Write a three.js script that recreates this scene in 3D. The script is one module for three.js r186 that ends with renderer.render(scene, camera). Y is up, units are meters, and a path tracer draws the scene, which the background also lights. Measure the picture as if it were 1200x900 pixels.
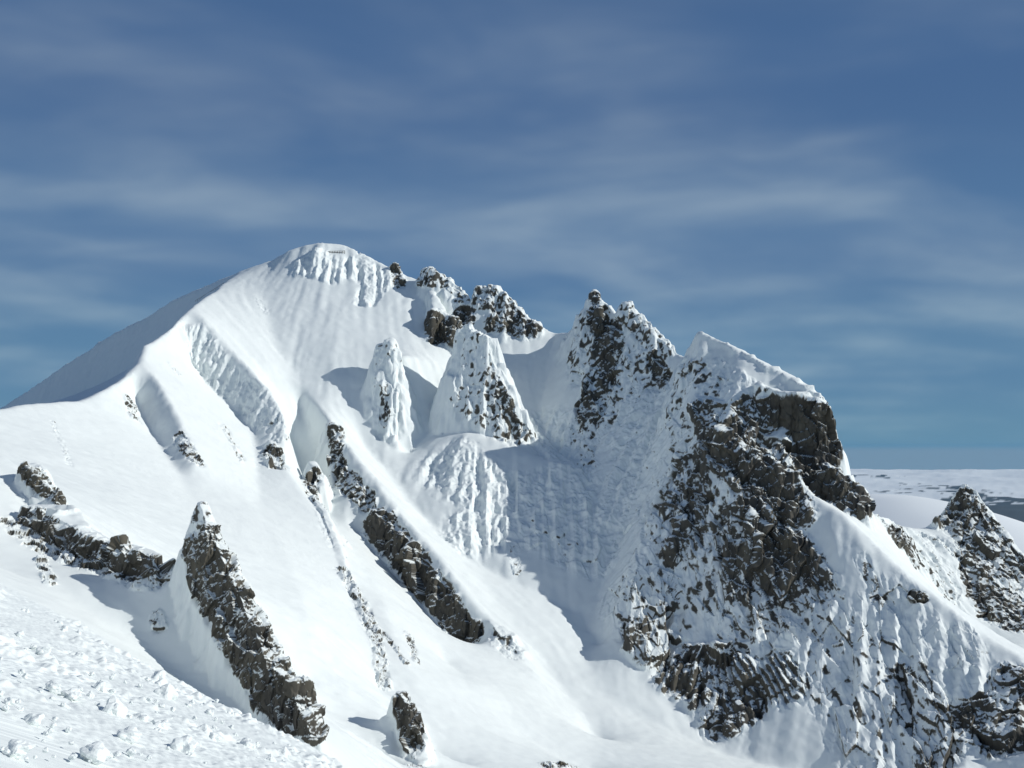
import * as THREE from 'three';
import { ImprovedNoise } from 'three/addons/math/ImprovedNoise.js';

// ---------------------------------------------------------------- camera, sky, sun, exposure
const R = Math.PI / 180;
const scene = new THREE.Scene();
const FOV = 38, F = 450 / Math.tan(FOV / 2 * R);      // focal length in pixels of a 1200 x 900 picture
const HORIZON = 525;                                   // level sight line in that picture
const PITCH = Math.atan((HORIZON - 450) / F);
const camera = new THREE.PerspectiveCamera(FOV, 4 / 3, 0.5, 90000);
camera.rotation.x = PITCH;
scene.add(camera);

const N = new ImprovedNoise();
const noise = (x, y, z) => N.noise(x + 100.37, y + 210.71, z + 57.13);
function fbm(x, y, z, o) { let s = 0, a = 0.5, q = 1; for (let i = 0; i < o; i++) { s += a * noise(x * q, y * q, z * q); a *= 0.5; q *= 2.03; } return s; }
const clamp = (x, a, b) => x < a ? a : x > b ? b : x;
const smooth = (a, b, x) => { const t = clamp((x - a) / (b - a), 0, 1); return t * t * (3 - 2 * t); };
const mix = (a, b, t) => a + (b - a) * t;

function makeSky() {
  const W = 2048, H = 1024, data = new Float32Array(W * H * 4);
  const stops = [[-90, .30, .36, .42], [-2, .14, .28, .4], [0, .135, .275, .40], [4, .11, .232, .38], [10, .088, .185, .345], [18, .066, .142, .295], [30, .052, .11, .24], [60, .045, .09, .21], [90, .04, .08, .19]];
  for (let j = 0; j < H; j++) {
    const el = (j + .5) / H * 180 - 90;
    let k = 0; while (k < stops.length - 2 && el > stops[k + 1][0]) k++;
    const t = smooth(0, 1, (el - stops[k][0]) / (stops[k + 1][0] - stops[k][0]));
    const base = [1, 2, 3].map(c => mix(stops[k][c], stops[k + 1][c], t));
    for (let i = 0; i < W; i++) {
      const az = (i + .5) / W * 2 * Math.PI, ce = Math.cos(el * R), se = Math.sin(el * R);
      const x = ce * Math.cos(az), z = ce * Math.sin(az);
      let c = 0;
      if (el > -1) {
        const w = 1 / (Math.max(se, 0) + .12);           // cirrus sheet seen in perspective
        const u = x * w, v = z * w;
        const wx = u + .35 * fbm(u * .9, v * .9, 3, 3), wz = v + .35 * fbm(u * .9, v * .9, 9, 3);
        const a = fbm(wx * .8 + 2.3, wz * .9 + wx * .3, 1, 5), b = fbm(wx * 1.2 + wz * .7, wz * 2 - wx * .5, 5, 5), f = fbm(wx * 4 + wz * 3, wz * 9 - wx * 3, 7, 4);
        c = smooth(-.3, .42, a + .35 * b) * (.6 + .6 * smooth(-.3, .4, b)) * (1 + .3 * f);
        c = clamp(c * smooth(-1, 3, el), 0, 1.2);
      }
      const o = (j * W + i) * 4;
      data[o] = base[0] + c * .11; data[o + 1] = base[1] + c * .112; data[o + 2] = base[2] + c * .085; data[o + 3] = 1;
    }
  }
  const t = new THREE.DataTexture(data, W, H, THREE.RGBAFormat, THREE.FloatType);
  t.mapping = THREE.EquirectangularReflectionMapping; t.magFilter = t.minFilter = THREE.LinearFilter; t.needsUpdate = true;
  return t;
}
scene.background = makeSky();
scene.environment = scene.background;

const SUN_AZ = 82, SUN_EL = 29;                        // degrees round from behind the camera towards the right; height
const sun = new THREE.DirectionalLight(new THREE.Color(1, .985, .935), 3.5);
sun.position.set(Math.sin(SUN_AZ * R) * Math.cos(SUN_EL * R), Math.sin(SUN_EL * R), Math.cos(SUN_AZ * R) * Math.cos(SUN_EL * R)).multiplyScalar(900);
sun.target.position.set(0, 0, -330); sun.position.add(sun.target.position);
sun.castShadow = true; sun.shadow.mapSize.set(4096, 4096);
Object.assign(sun.shadow.camera, { left: -420, right: 420, top: 420, bottom: -420, near: 1, far: 2000 });
scene.add(sun, sun.target);

const renderer = new THREE.WebGLRenderer();
renderer.toneMapping = THREE.LinearToneMapping;
renderer.toneMappingExposure = 1.0;
renderer.shadowMap.enabled = true;
scene.fog = new THREE.FogExp2(0x6cc8ff, 0.000009);

// ---------------------------------------------------------------- the lie of the land: surveyed crests and gullies
const cp = Math.cos(PITCH), sp = Math.sin(PITCH);
function ray(px, py) {                                 // direction whose forward (-z) part is 1
  const x = (px - 600) / F, y = (450 - py) / F, fy = y * cp + sp, fz = -cp + y * sp;
  return [x / -fz, fy / -fz];
}
function pt(px, py, d) { const [a, b] = ray(px, py); return [a * d, b * d, d]; }    // x, height, forward distance
function toPix(x, y, d) {                              // back to the sheet, for level of detail only
  const cz = d * cp + y * sp, cy = y * cp - d * sp;
  return [600 + F * x / cz, 450 - F * cy / cz, cz];
}

const RIDGE = [[-260, 640, 735], [-120, 555, 710], [0, 478, 680], [60, 437, 655], [130, 392, 622], [200, 352, 580], [258, 326, 540], [283, 317, 526], [317, 304, 523], [345, 290, 521], [368, 283, 520], [400, 284, 520], [422, 293, 518], [450, 309, 514], [470, 320, 510], [500, 330, 505], [525, 338, 500], [550, 352, 495], [565, 356, 492], [585, 350, 490], [605, 362, 487], [625, 376, 484], [650, 389, 480], [668, 388, 472], [697, 366, 462], [712, 372, 458], [735, 374, 450], [760, 392, 440], [790, 410, 430], [800, 415, 425], [812, 410, 415], [822, 395, 405], [870, 414, 392], [920, 440, 380], [938, 452, 376]];
const LINES = {
  ridge: RIDGE,
  nose: [[960, 580, 360], [985, 585, 359], [1003, 592, 357], [1018, 603, 355]],
  noseDrop: [[950, 530, 384], [975, 570, 384], [1000, 600, 380], [1022, 625, 372]],
  leftCrest: [[283, 318, 526], [262, 333, 505], [240, 347, 480], [222, 360, 458], [208, 375, 440], [190, 390, 424], [170, 403, 408], [165, 422, 398], [150, 440, 386], [128, 452, 374], [95, 469, 354], [50, 472, 332], [20, 475, 318], [0, 479, 308], [-100, 480, 270], [-250, 470, 205]],
  backHollow: [[-120, 590, 672], [0, 545, 646], [60, 522, 620], [110, 495, 596], [150, 464, 572], [210, 394, 538], [250, 346, 524]],
  crestBack: [[-250, 500, 250], [-100, 502, 310], [0, 500, 350], [50, 495, 375], [95, 492, 395], [128, 478, 412], [150, 462, 425], [175, 430, 445], [208, 395, 472], [240, 364, 498]],
  hollowFloor: [[-100, 525, 450], [0, 518, 485], [60, 507, 502], [110, 487, 510], [150, 462, 508], [200, 412, 508]],
  spur: [[-160, 500, 240], [-60, 520, 215], [0, 535, 200], [25, 560, 192], [50, 604, 181], [70, 632, 174], [100, 652, 168], [140, 664, 162], [185, 667, 157], [205, 658, 156], [224, 668, 156], [238, 690, 155], [262, 735, 150], [300, 800, 144], [340, 850, 138], [372, 890, 134], [400, 940, 128]],
  spurNear: [[-60, 640, 160], [60, 690, 153], [130, 735, 150], [215, 795, 146], [300, 860, 136], [360, 930, 126]],
  behindSpur: [[60, 562, 235], [150, 612, 235], [215, 650, 238], [290, 692, 240], [335, 750, 236], [366, 802, 230]],
  crestStub: [[356, 806, 222], [376, 826, 222], [402, 842, 222], [430, 850, 222], [452, 838, 222], [466, 824, 221]],
  nearStub: [[385, 880, 208], [420, 905, 206], [452, 905, 212]],
  ribA: [[165, 424, 398], [180, 440, 389], [197, 466, 376], [216, 505, 358], [230, 540, 340]],
  leftOfA: [[158, 472, 387], [184, 517, 363], [208, 552, 338], [232, 590, 310]],
  gullyAB: [[214, 392, 443], [222, 425, 438], [240, 450, 432], [270, 478, 420], [298, 508, 404], [300, 545, 380], [303, 575, 355], [314, 610, 325], [334, 660, 290], [362, 725, 252]],
  ribB: [[225, 362, 458], [237, 372, 448], [262, 402, 440], [295, 433, 426], [318, 457, 415], [333, 483, 404], [336, 512, 394], [327, 538, 384], [345, 562, 371], [375, 602, 350], [395, 652, 324], [420, 722, 290], [440, 772, 268], [452, 818, 252]],
  slopeC: [[318, 305, 523], [308, 350, 492], [322, 400, 464], [350, 445, 446], [362, 467, 438]],
  hollowBC: [[346, 498, 433], [344, 535, 427], [352, 572, 412], [382, 602, 382], [410, 640, 358], [432, 672, 332], [450, 712, 301], [470, 772, 273], [500, 852, 246], [520, 910, 232]],
  wallFootC: [[352, 478, 441], [365, 512, 431], [381, 546, 416], [398, 572, 402]],
  spurC: [[362, 467, 438], [382, 487, 424], [398, 510, 412], [420, 540, 398], [445, 568, 386], [458, 590, 377], [490, 625, 364], [520, 660, 352], [545, 695, 342], [570, 725, 335], [600, 757, 326], [625, 787, 316]],
  footD: [[420, 622, 377], [452, 662, 366], [488, 706, 352], [525, 748, 339], [560, 768, 331]],
  apron: [[520, 775, 302], [560, 802, 285], [620, 862, 273], [700, 915, 265]],
  gully: [[405, 345, 495], [393, 375, 477], [387, 412, 458], [397, 442, 447], [411, 482, 437], [427, 522, 427], [457, 557, 411], [492, 602, 391], [532, 642, 373], [572, 692, 354], [612, 742, 337], [647, 792, 324], [682, 832, 311], [705, 875, 298]],
  knollTop: [[505, 520, 427], [545, 508, 425], [590, 520, 420], [630, 536, 414], [668, 546, 408]],
  knollRib: [[545, 509, 424], [556, 560, 403], [572, 620, 384], [592, 662, 369]],
  knollRib2: [[668, 546, 408], [690, 580, 396], [700, 620, 384]],
  bowlRight: [[540, 652, 373], [620, 692, 362], [680, 722, 355], [705, 762, 342]],
  gullyT: [[535, 410, 478], [528, 452, 458], [508, 494, 443], [478, 535, 428]],
  ramp: [[470, 415, 452], [505, 424, 460], [540, 442, 462]],
  rampBase: [[462, 470, 440], [490, 505, 436]],
  midHollow: [[650, 391, 479], [642, 432, 466], [630, 482, 449], [645, 515, 434], [672, 540, 418]],
  towerRib: [[697, 368, 461], [700, 405, 450], [705, 452, 439], [702, 502, 427], [692, 545, 412], [684, 585, 398]],
  towerRib2: [[735, 376, 450], [760, 420, 436], [775, 460, 425]],
  gullyM: [[800, 416, 425], [788, 462, 415], [770, 512, 405], [755, 560, 394], [735, 602, 384], [718, 652, 373], [702, 702, 360], [692, 752, 343], [684, 802, 322]],
  massifLeft: [[822, 396, 404], [815, 452, 391], [806, 502, 383], [790, 560, 374], [772, 602, 366], [752, 652, 356], [733, 692, 348], [724, 742, 338], [738, 792, 326], [792, 832, 316], [840, 862, 309]],
  massifFront: [[870, 415, 391], [860, 482, 371], [850, 540, 361], [860, 602, 349], [880, 662, 341], [868, 702, 336], [842, 742, 333], [850, 802, 320], [845, 862, 308]],
  massifHollow: [[815, 600, 362], [800, 660, 352], [800, 720, 342], [785, 770, 332]],
  massifRight: [[948, 560, 352], [940, 577, 349], [950, 642, 338], [962, 692, 330], [952, 742, 321]],
  slopeCrest: [[950, 578, 348], [985, 600, 340], [1030, 640, 330], [1060, 672, 322], [1100, 702, 314], [1150, 742, 306], [1200, 772, 298], [1320, 850, 280]],
  slopeGully: [[975, 620, 336], [1000, 700, 322], [1030, 780, 307], [1055, 850, 292], [1070, 920, 280]],
  slopeRib: [[1010, 632, 331], [1045, 720, 316], [1090, 792, 301], [1140, 862, 286], [1170, 930, 272]],
  massifFoot: [[690, 805, 322], [740, 835, 314], [850, 885, 301], [930, 905, 292], [1000, 950, 280]],
  valley: [[420, 980, 130], [520, 970, 170], [700, 990, 200], [900, 985, 225], [1100, 985, 235], [1300, 980, 240]],
  deepValley: [[520, 1050, 90], [700, 1150, 110], [1000, 1150, 140], [1300, 1100, 160]],
  pyramidLeft: [[1018, 603, 356], [1035, 606, 400], [1048, 612, 440], [1062, 618, 462], [1080, 619, 474], [1100, 606, 479], [1120, 588, 480], [1132, 572, 480]],
  pyramidRight: [[1132, 572, 480], [1150, 592, 475], [1170, 622, 466], [1190, 652, 456], [1250, 722, 440], [1330, 790, 420]],
  pyramidFront: [[1134, 575, 479], [1142, 650, 452], [1145, 702, 430], [1160, 765, 405]],
  pyramidSide: [[1085, 655, 440], [1110, 692, 430], [1125, 732, 415]],
  saddleValley: [[1038, 665, 395], [1075, 722, 397], [1120, 772, 384], [1200, 850, 352]],
};
const plane = (x, d) => -1.99 - .43 * x - .2637 * d;                                // the slope one stands on
const EDGE = [[-700, 75], [-300, 66], [-100, 54], [0, 45], [100, 38], [200, 32], [300, 30], [420, 27], [560, 23], [800, 17], [1200, 11], [1900, 8]];
function edgeAt(px) { let k = 0; while (k < EDGE.length - 2 && px > EDGE[k + 1][0]) k++; return mix(EDGE[k][1], EDGE[k + 1][1], clamp((px - EDGE[k][0]) / (EDGE[k + 1][0] - EDGE[k][0]), 0, 1)); }
const onPlane = (x, d) => d > -14 && x > -48 && x < 12 && (d < 6 || d < edgeAt(600 + F * x / d));

const X0 = -400, D0 = -20, CELL = 1, GW = 741, GH = 801;                            // metre grid
const grid = (() => {
  const cons = [];                                     // x, d, height
  const put = (pts) => { for (let k = 0; k < pts.length - 1; k++) { const a = pts[k], b = pts[k + 1], n = Math.ceil(Math.hypot(b[0] - a[0], b[2] - a[2]) / .4) + 1; for (let i = 0; i <= n; i++) cons.push([mix(a[0], b[0], i / n), mix(a[2], b[2], i / n), mix(a[1], b[1], i / n)]); } };
  for (const k in LINES) put(LINES[k].map(p => pt(...p)));
  put(RIDGE.map((p, i) => { const q = pt(...p); return [q[0] + 8, q[1] - (i < 8 ? 26 : 50), q[2] + (i < 8 ? 110 : 62)]; }));        // the far sides
  put([[1018, 603, 356], [1062, 618, 462], [1132, 572, 480], [1330, 790, 420]].map(p => { const q = pt(...p); return [q[0] + 10, q[1] - 60, q[2] + 70]; }));
  put([[-340, -150, 758], [340, -150, 758]]);

  put([[-60, 16, 20], [-75, 17, 60], [-110, 15, 120], [-130, 14, 190]]);
  put([[20, -40, 8], [40, -70, 30]]);
  const e1 = [], e2 = [];
  for (const [px, d] of EDGE) if (px > -400 && px < 1300) {
    const x = (px - 600) / F * d, y = plane(x, d);
    e1.push([x * (1 + 9 / d), y - 6.5, d + 9]); e2.push([x * (1 + 26 / d), y - 27, d + 26]);
  }
  put(e1); put(e2);
  for (let d = -14; d < 80; d++) for (let x = -48; x < 12; x++) if (onPlane(x, d)) cons.push([x, d, plane(x, d)]);
  let prev = null, pw = 0, ph = 0, ps = 0;
  for (const s of [32, 16, 8, 4, 2, 1]) {
    const w = Math.ceil((GW - 1) / s) + 1, h = Math.ceil((GH - 1) / s) + 1, v = new Float64Array(w * h), c = new Float64Array(w * h), n = new Float64Array(w * h);
    for (const [x, d, y] of cons) {
      const i = Math.round((x - X0) / s), j = Math.round((d - D0) / s);
      if (i < 0 || j < 0 || i >= w || j >= h) continue;
      c[j * w + i] += y; n[j * w + i]++;
    }
    for (let j = 0; j < h; j++) for (let i = 0; i < w; i++) {
      const k = j * w + i;
      if (n[k]) v[k] = c[k] / n[k];
      else if (prev) { const fx = Math.min(i * s / ps, pw - 1.001), fy = Math.min(j * s / ps, ph - 1.001), a = fx | 0, b = fy | 0, tx = fx - a, ty = fy - b, q = b * pw + a; v[k] = (prev[q] * (1 - tx) + prev[q + 1] * tx) * (1 - ty) + (prev[q + pw] * (1 - tx) + prev[q + pw + 1] * tx) * ty; }
      else v[k] = -40;
    }
    const om = 1.8, it = s > 2 ? 300 : 110;
    for (let r = 0; r < it; r++) for (let j = 0; j < h; j++) for (let i = 0; i < w; i++) {
      const k = j * w + i; if (n[k]) continue;
      const m = (v[j ? k - w : k + w] + v[j < h - 1 ? k + w : k - w] + v[i ? k - 1 : k + 1] + v[i < w - 1 ? k + 1 : k - 1]) * .25;
      v[k] += om * (m - v[k]);
    }
    prev = v; pw = w; ph = h; ps = s;
  }
  for (let r = 0; r < 4; r++) {                        // wind-packed snow rounds the creases a little
    const o = prev.slice();
    for (let j = 1; j < ph - 1; j++) for (let i = 1; i < pw - 1; i++) { const k = j * pw + i; prev[k] = (o[k] * 4 + o[k - 1] + o[k + 1] + o[k - pw] + o[k + pw]) / 8; }
  }
  return { v: prev, w: pw, h: ph };
})();
function gridAt(x, d) {
  const fx = clamp(x - X0, 0, grid.w - 1.001), fy = clamp(d - D0, 0, grid.h - 1.001), a = fx | 0, b = fy | 0, tx = fx - a, ty = fy - b, k = b * grid.w + a, v = grid.v;
  return (v[k] * (1 - tx) + v[k + 1] * tx) * (1 - ty) + (v[k + grid.w] * (1 - tx) + v[k + grid.w + 1] * tx) * ty;
}

// crags that stand up out of the slope: crest points (sheet x, sheet y, distance, half width of the top), steepness of the flanks
const CRAGS = [
  ['fin', 3.6, [[231, 606, 155.5, .4], [238, 591, 155, .3], [250, 618, 153, .6], [263, 648, 151, .8], [285, 692, 147, 1], [305, 732, 144, 1.2], [325, 772, 141, 1.2], [347, 800, 139, 1.2], [374, 862, 135, .8]]],
  ['knob', 1.8, [[36, 546, 190, .8], [44, 552, 188, 1], [58, 568, 185, 1], [70, 574, 182, .6]]],
  ['band', 2.6, [[24, 604, 177, 1.4], [42, 592, 176, 2], [75, 596, 174, 2], [95, 618, 169, 1.2], [125, 636, 165, 1.2], [160, 642, 161, 1.2], [183, 650, 158, .8]]],
  ['boulder', 1.6, [[182, 714, 153.2, .3], [187, 720, 152.8, .6]]],
  ['stub', 3, [[466, 816, 222, .8], [472, 812, 221, 1], [482, 822, 219, 1.2], [488, 850, 216, 1.4], [494, 890, 212, 1.4], [498, 930, 208, 1.4]]],
  ['ribD', 2.8, [[432, 592, 383, 1.5], [446, 598, 379, 3], [475, 622, 369, 3.5], [500, 645, 361, 3.5], [518, 668, 354, 3], [538, 694, 346, 3], [560, 724, 338, 2]]],
  ['ribDLow', 2, [[575, 726, 335, 1], [595, 744, 330, 2.4], [610, 762, 325, 1.5]]],
  ['stringRib', 1.7, [[366, 580, 362, .6], [380, 598, 352, .8], [396, 644, 328, .8], [421, 712, 294, .8], [439, 762, 272, .8], [451, 806, 257, .6]]],
  ['knobB', 2.4, [[318, 516, 392, 1], [326, 524, 388, 2], [330, 540, 384, 1.6]]],
  ['knobC', 2.6, [[386, 496, 421, 1], [394, 500, 418, 1.6], [400, 520, 410, 1.6], [396, 545, 404, 1]]],
  ['toothC', 2.4, [[364, 540, 392, .8], [370, 546, 390, 1.4], [374, 570, 384, 1]]],
  ['wallC', 2.2, [[408, 548, 399, 1], [425, 562, 393, 1.5], [438, 575, 387, 1]]],
  ['pinnacle', 2.5, [[448, 406, 447, 1], [455, 401, 446, 1.2], [461, 410, 445, 1], [466, 440, 442, 2], [464, 480, 436, 3], [462, 510, 430, 2]]],
  ['pillar', 2.9, [[534, 404, 446, 1], [541, 386, 445, 1.2], [549, 381, 444, 1.6], [558, 390, 442, 2], [576, 396, 440, 2], [586, 425, 437, 2], [600, 452, 434, 2], [612, 480, 431, 1.6], [625, 512, 428, 1]]],
  ['crestTooth', 3.4, [[458, 312, 512, .6], [463, 309, 511, .8], [468, 316, 510, .8], [476, 330, 506, .6]]],
  ['crestCrag', 2.3, [[492, 326, 503, 1], [502, 319, 501, 2], [514, 322, 499, 2.4], [524, 327, 497, 2], [538, 335, 494, 1.8], [545, 346, 492, 1]]],
  ['crestCragLow', 3, [[506, 342, 492, 1.2], [510, 350, 487, 1.8], [514, 362, 482, 2.4], [530, 372, 481, 2]]],
  ['crestBlock', 2.4, [[557, 350, 492, .8], [564, 336, 490, 1.8], [580, 335, 489, 2], [590, 342, 487, 1.8], [600, 352, 485, 1.4], [615, 368, 482, 1.4], [628, 378, 480, 1]]],
  ['tower', 2.5, [[668, 388, 468, 1], [680, 368, 465, 1.2], [690, 352, 463, .8], [697, 340, 462, .5], [704, 352, 460, 1], [714, 358, 458, 1], [722, 368, 455, .8]]],
  ['towerEast', 2.3, [[728, 362, 453, .8], [736, 357, 451, 1], [748, 370, 447, 1.8], [762, 386, 441, 1.8], [778, 398, 435, 1.6], [788, 408, 430, 1]]],
  ['peak', 2.4, [[806, 412, 412, .6], [816, 396, 406, .8], [821, 389, 404, 1], [850, 402, 398, 1], [880, 417, 391, 1.6], [905, 431, 385, 2], [930, 444, 379, 2]]],
  ['head', 5, [[895, 452, 376, 2], [915, 460, 373, 3], [932, 460, 372, 4], [950, 466, 371, 3.8], [964, 476, 370, 3], [971, 492, 369, 2.6], [974, 518, 368, 2]]],
  ['cap', 5, [[922, 440, 381, 2.5], [944, 452, 376, 2.6], [957, 461, 372.5, 1.6], [963, 469, 371.5, 1.2]]],
  ['shoulder', 3, [[955, 548, 357, 2], [975, 547, 358, 3], [990, 556, 357, 3], [1003, 572, 355, 2], [1008, 590, 352, 1.4]]],
  ['buttress', 2.4, [[842, 500, 373, 2], [855, 510, 368, 2.5], [880, 530, 362, 3], [905, 545, 357, 3], [928, 552, 354, 2.5]]],
  ['leftButtress', 2.2, [[822, 520, 376, 1.5], [808, 570, 368, 2], [800, 610, 361, 2], [782, 640, 356, 1.5]]],
  ['midButtress', 2.2, [[880, 600, 350, 2], [900, 620, 346, 2.5], [920, 640, 342, 2.5], [940, 668, 337, 2]]],
  ['columns', 2.6, [[780, 772, 333, 1.5], [812, 752, 333, 3], [845, 750, 331, 4], [870, 766, 328, 4], [898, 788, 323, 2.5]]],
  ['toeRock', 2, [[632, 892, 276, 1], [650, 889, 276, 1.5], [674, 892, 275, 1]]],
  ['slopeRock', 2.4, [[1070, 694, 321, .8], [1078, 693, 320, 1.2], [1083, 698, 318.5, .8]]],
  ['saddleRock', 2, [[1032, 606, 395, 1], [1042, 612, 415, 1.4], [1054, 620, 425, 1.4]]],
  ['pyramid', 1.7, [[1108, 598, 481, .6], [1122, 578, 480, 1], [1131, 567, 479, 1.2], [1142, 574, 477, 1.2], [1152, 592, 474, 1], [1170, 618, 467, 1.2], [1195, 648, 457, 1.5], [1230, 690, 447, 1.5]]],
  ['pyramidRib', 1.7, [[1136, 620, 463, 1], [1140, 650, 452, 1.4], [1146, 690, 434, 1.4], [1150, 720, 424, 1.4]]],
  ['cliffs', 2.2, [[1110, 815, 298, 2], [1140, 820, 294, 2.5], [1170, 812, 292, 2.5], [1210, 800, 291, 2.5]]],
].map(([name, steep, pts]) => {
  const q = pts.map(p => [...pt(p[0], p[1], p[2]), p[3]]);
  const xs = q.map(p => p[0]), ds = q.map(p => p[2]), m = 30;
  return { name, steep, q, box: [Math.min(...xs) - m, Math.max(...xs) + m, Math.min(...ds) - m, Math.max(...ds) + m] };
});
function ground(x, d) {
  let h = gridAt(x, d);
  for (const c of CRAGS) {
    const b = c.box; if (x < b[0] || x > b[1] || d < b[2] || d > b[3]) continue;
    const near = c.q[0][2] < 240 ? .45 : 1;
    const wob = 1.6 * near * noise(x / (5 * near), d / (5 * near), 4) + .7 * near * noise(x / (1.9 * near), d / (1.9 * near), 8);
    let best = -1e9;
    for (let k = 0; k < c.q.length - 1; k++) {
      const A = c.q[k], B = c.q[k + 1], ux = B[0] - A[0], ud = B[2] - A[2], L = ux * ux + ud * ud;
      const t = clamp(((x - A[0]) * ux + (d - A[2]) * ud) / L, 0, 1), dist = Math.hypot(x - A[0] - ux * t, d - A[2] - ud * t);
      const y = mix(A[1], B[1], t) - c.steep * Math.max(0, dist - mix(A[3], B[3], t) + wob * Math.min(1, dist / 2)) - .4 * Math.max(0, dist - 12) ** 2;
      if (y > best) best = y;
    }
    const k = .8 * near, g = clamp(.5 + .5 * (best - h) / k, 0, 1);        // smooth maximum
    h = mix(h, best, g) + k * g * (1 - g) * .5;
  }
  return h;
}
function cast(px, py) {                                // where a sight line meets the land
  const [a, b] = ray(px, py); let bestGap = 1e9, at = null, was = null;
  for (let d = 4; d < 640; d += d < 60 ? .3 : .8) {
    const gap = b * d - ground(a * d, d);
    if (gap < bestGap) { bestGap = gap; at = d; }
    if (gap < 0) { let lo = was ?? d, hi = d; for (let i = 0; i < 8; i++) { const m = (lo + hi) / 2; if (b * m < ground(a * m, m)) hi = m; else lo = m; } at = hi; break; }
    was = d;
  }
  return [a * at, ground(a * at, at), at];
}
// runnels and flutes: noise drawn out along the fall line of the land
const flutes = (() => {
  const w = grid.w, h = grid.h, g = new Float32Array(w * h), out = [];
  for (let j = 0; j < h; j++) for (let i = 0; i < w; i++) g[j * w + i] = ground(X0 + i, D0 + j);
  const sx = new Float32Array(w * h), sy = new Float32Array(w * h), steep = new Float32Array(w * h);
  for (let j = 2; j < h - 2; j++) for (let i = 2; i < w - 2; i++) { const k = j * w + i, a = (g[k + 2] - g[k - 2]) / 4, b = (g[k + 2 * w] - g[k - 2 * w]) / 4, l = Math.hypot(a, b) + 1e-4; sx[k] = a / l; sy[k] = b / l; steep[k] = l; }
  for (const [size, reach] of [[3, 14], [8, 26]]) {
    const f = new Float32Array(w * h), o = new Float32Array(w * h);
    for (let j = 0; j < h; j++) for (let i = 0; i < w; i++) f[j * w + i] = noise(i / size, j / size, size) + .5 * noise(i / size * 2.1, j / size * 2.1, size + 5);
    for (let j = 2; j < h - 2; j++) for (let i = 2; i < w - 2; i++) {
      let sum = 0, n = 0;
      for (const dir of [-1, 1]) { let x = i, y = j; for (let q = 0; q < reach; q++) { const k = (y | 0) * w + (x | 0); sum += f[k]; n++; x += sx[k] * dir; y += sy[k] * dir; if (x < 2 || y < 2 || x > w - 3 || y > h - 3) break; } }
      o[j * w + i] = sum / n;
    }
    let m = 0; for (const v of o) m += v * v; m = Math.sqrt(m / o.length);
    for (let k = 0; k < o.length; k++) o[k] /= m;
    out.push(o);
  }
  return { out, steep };
})();
function fluteAt(n, x, d) {
  const w = grid.w, v = n < 0 ? flutes.steep : flutes.out[n], fx = clamp(x - X0, 0, w - 1.001), fy = clamp(d - D0, 0, grid.h - 1.001), a = fx | 0, b = fy | 0, tx = fx - a, ty = fy - b, k = b * w + a;
  return (v[k] * (1 - tx) + v[k + 1] * tx) * (1 - ty) + (v[k + w] * (1 - tx) + v[k + w + 1] * tx) * ty;
}
console.log('land ready');

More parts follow.
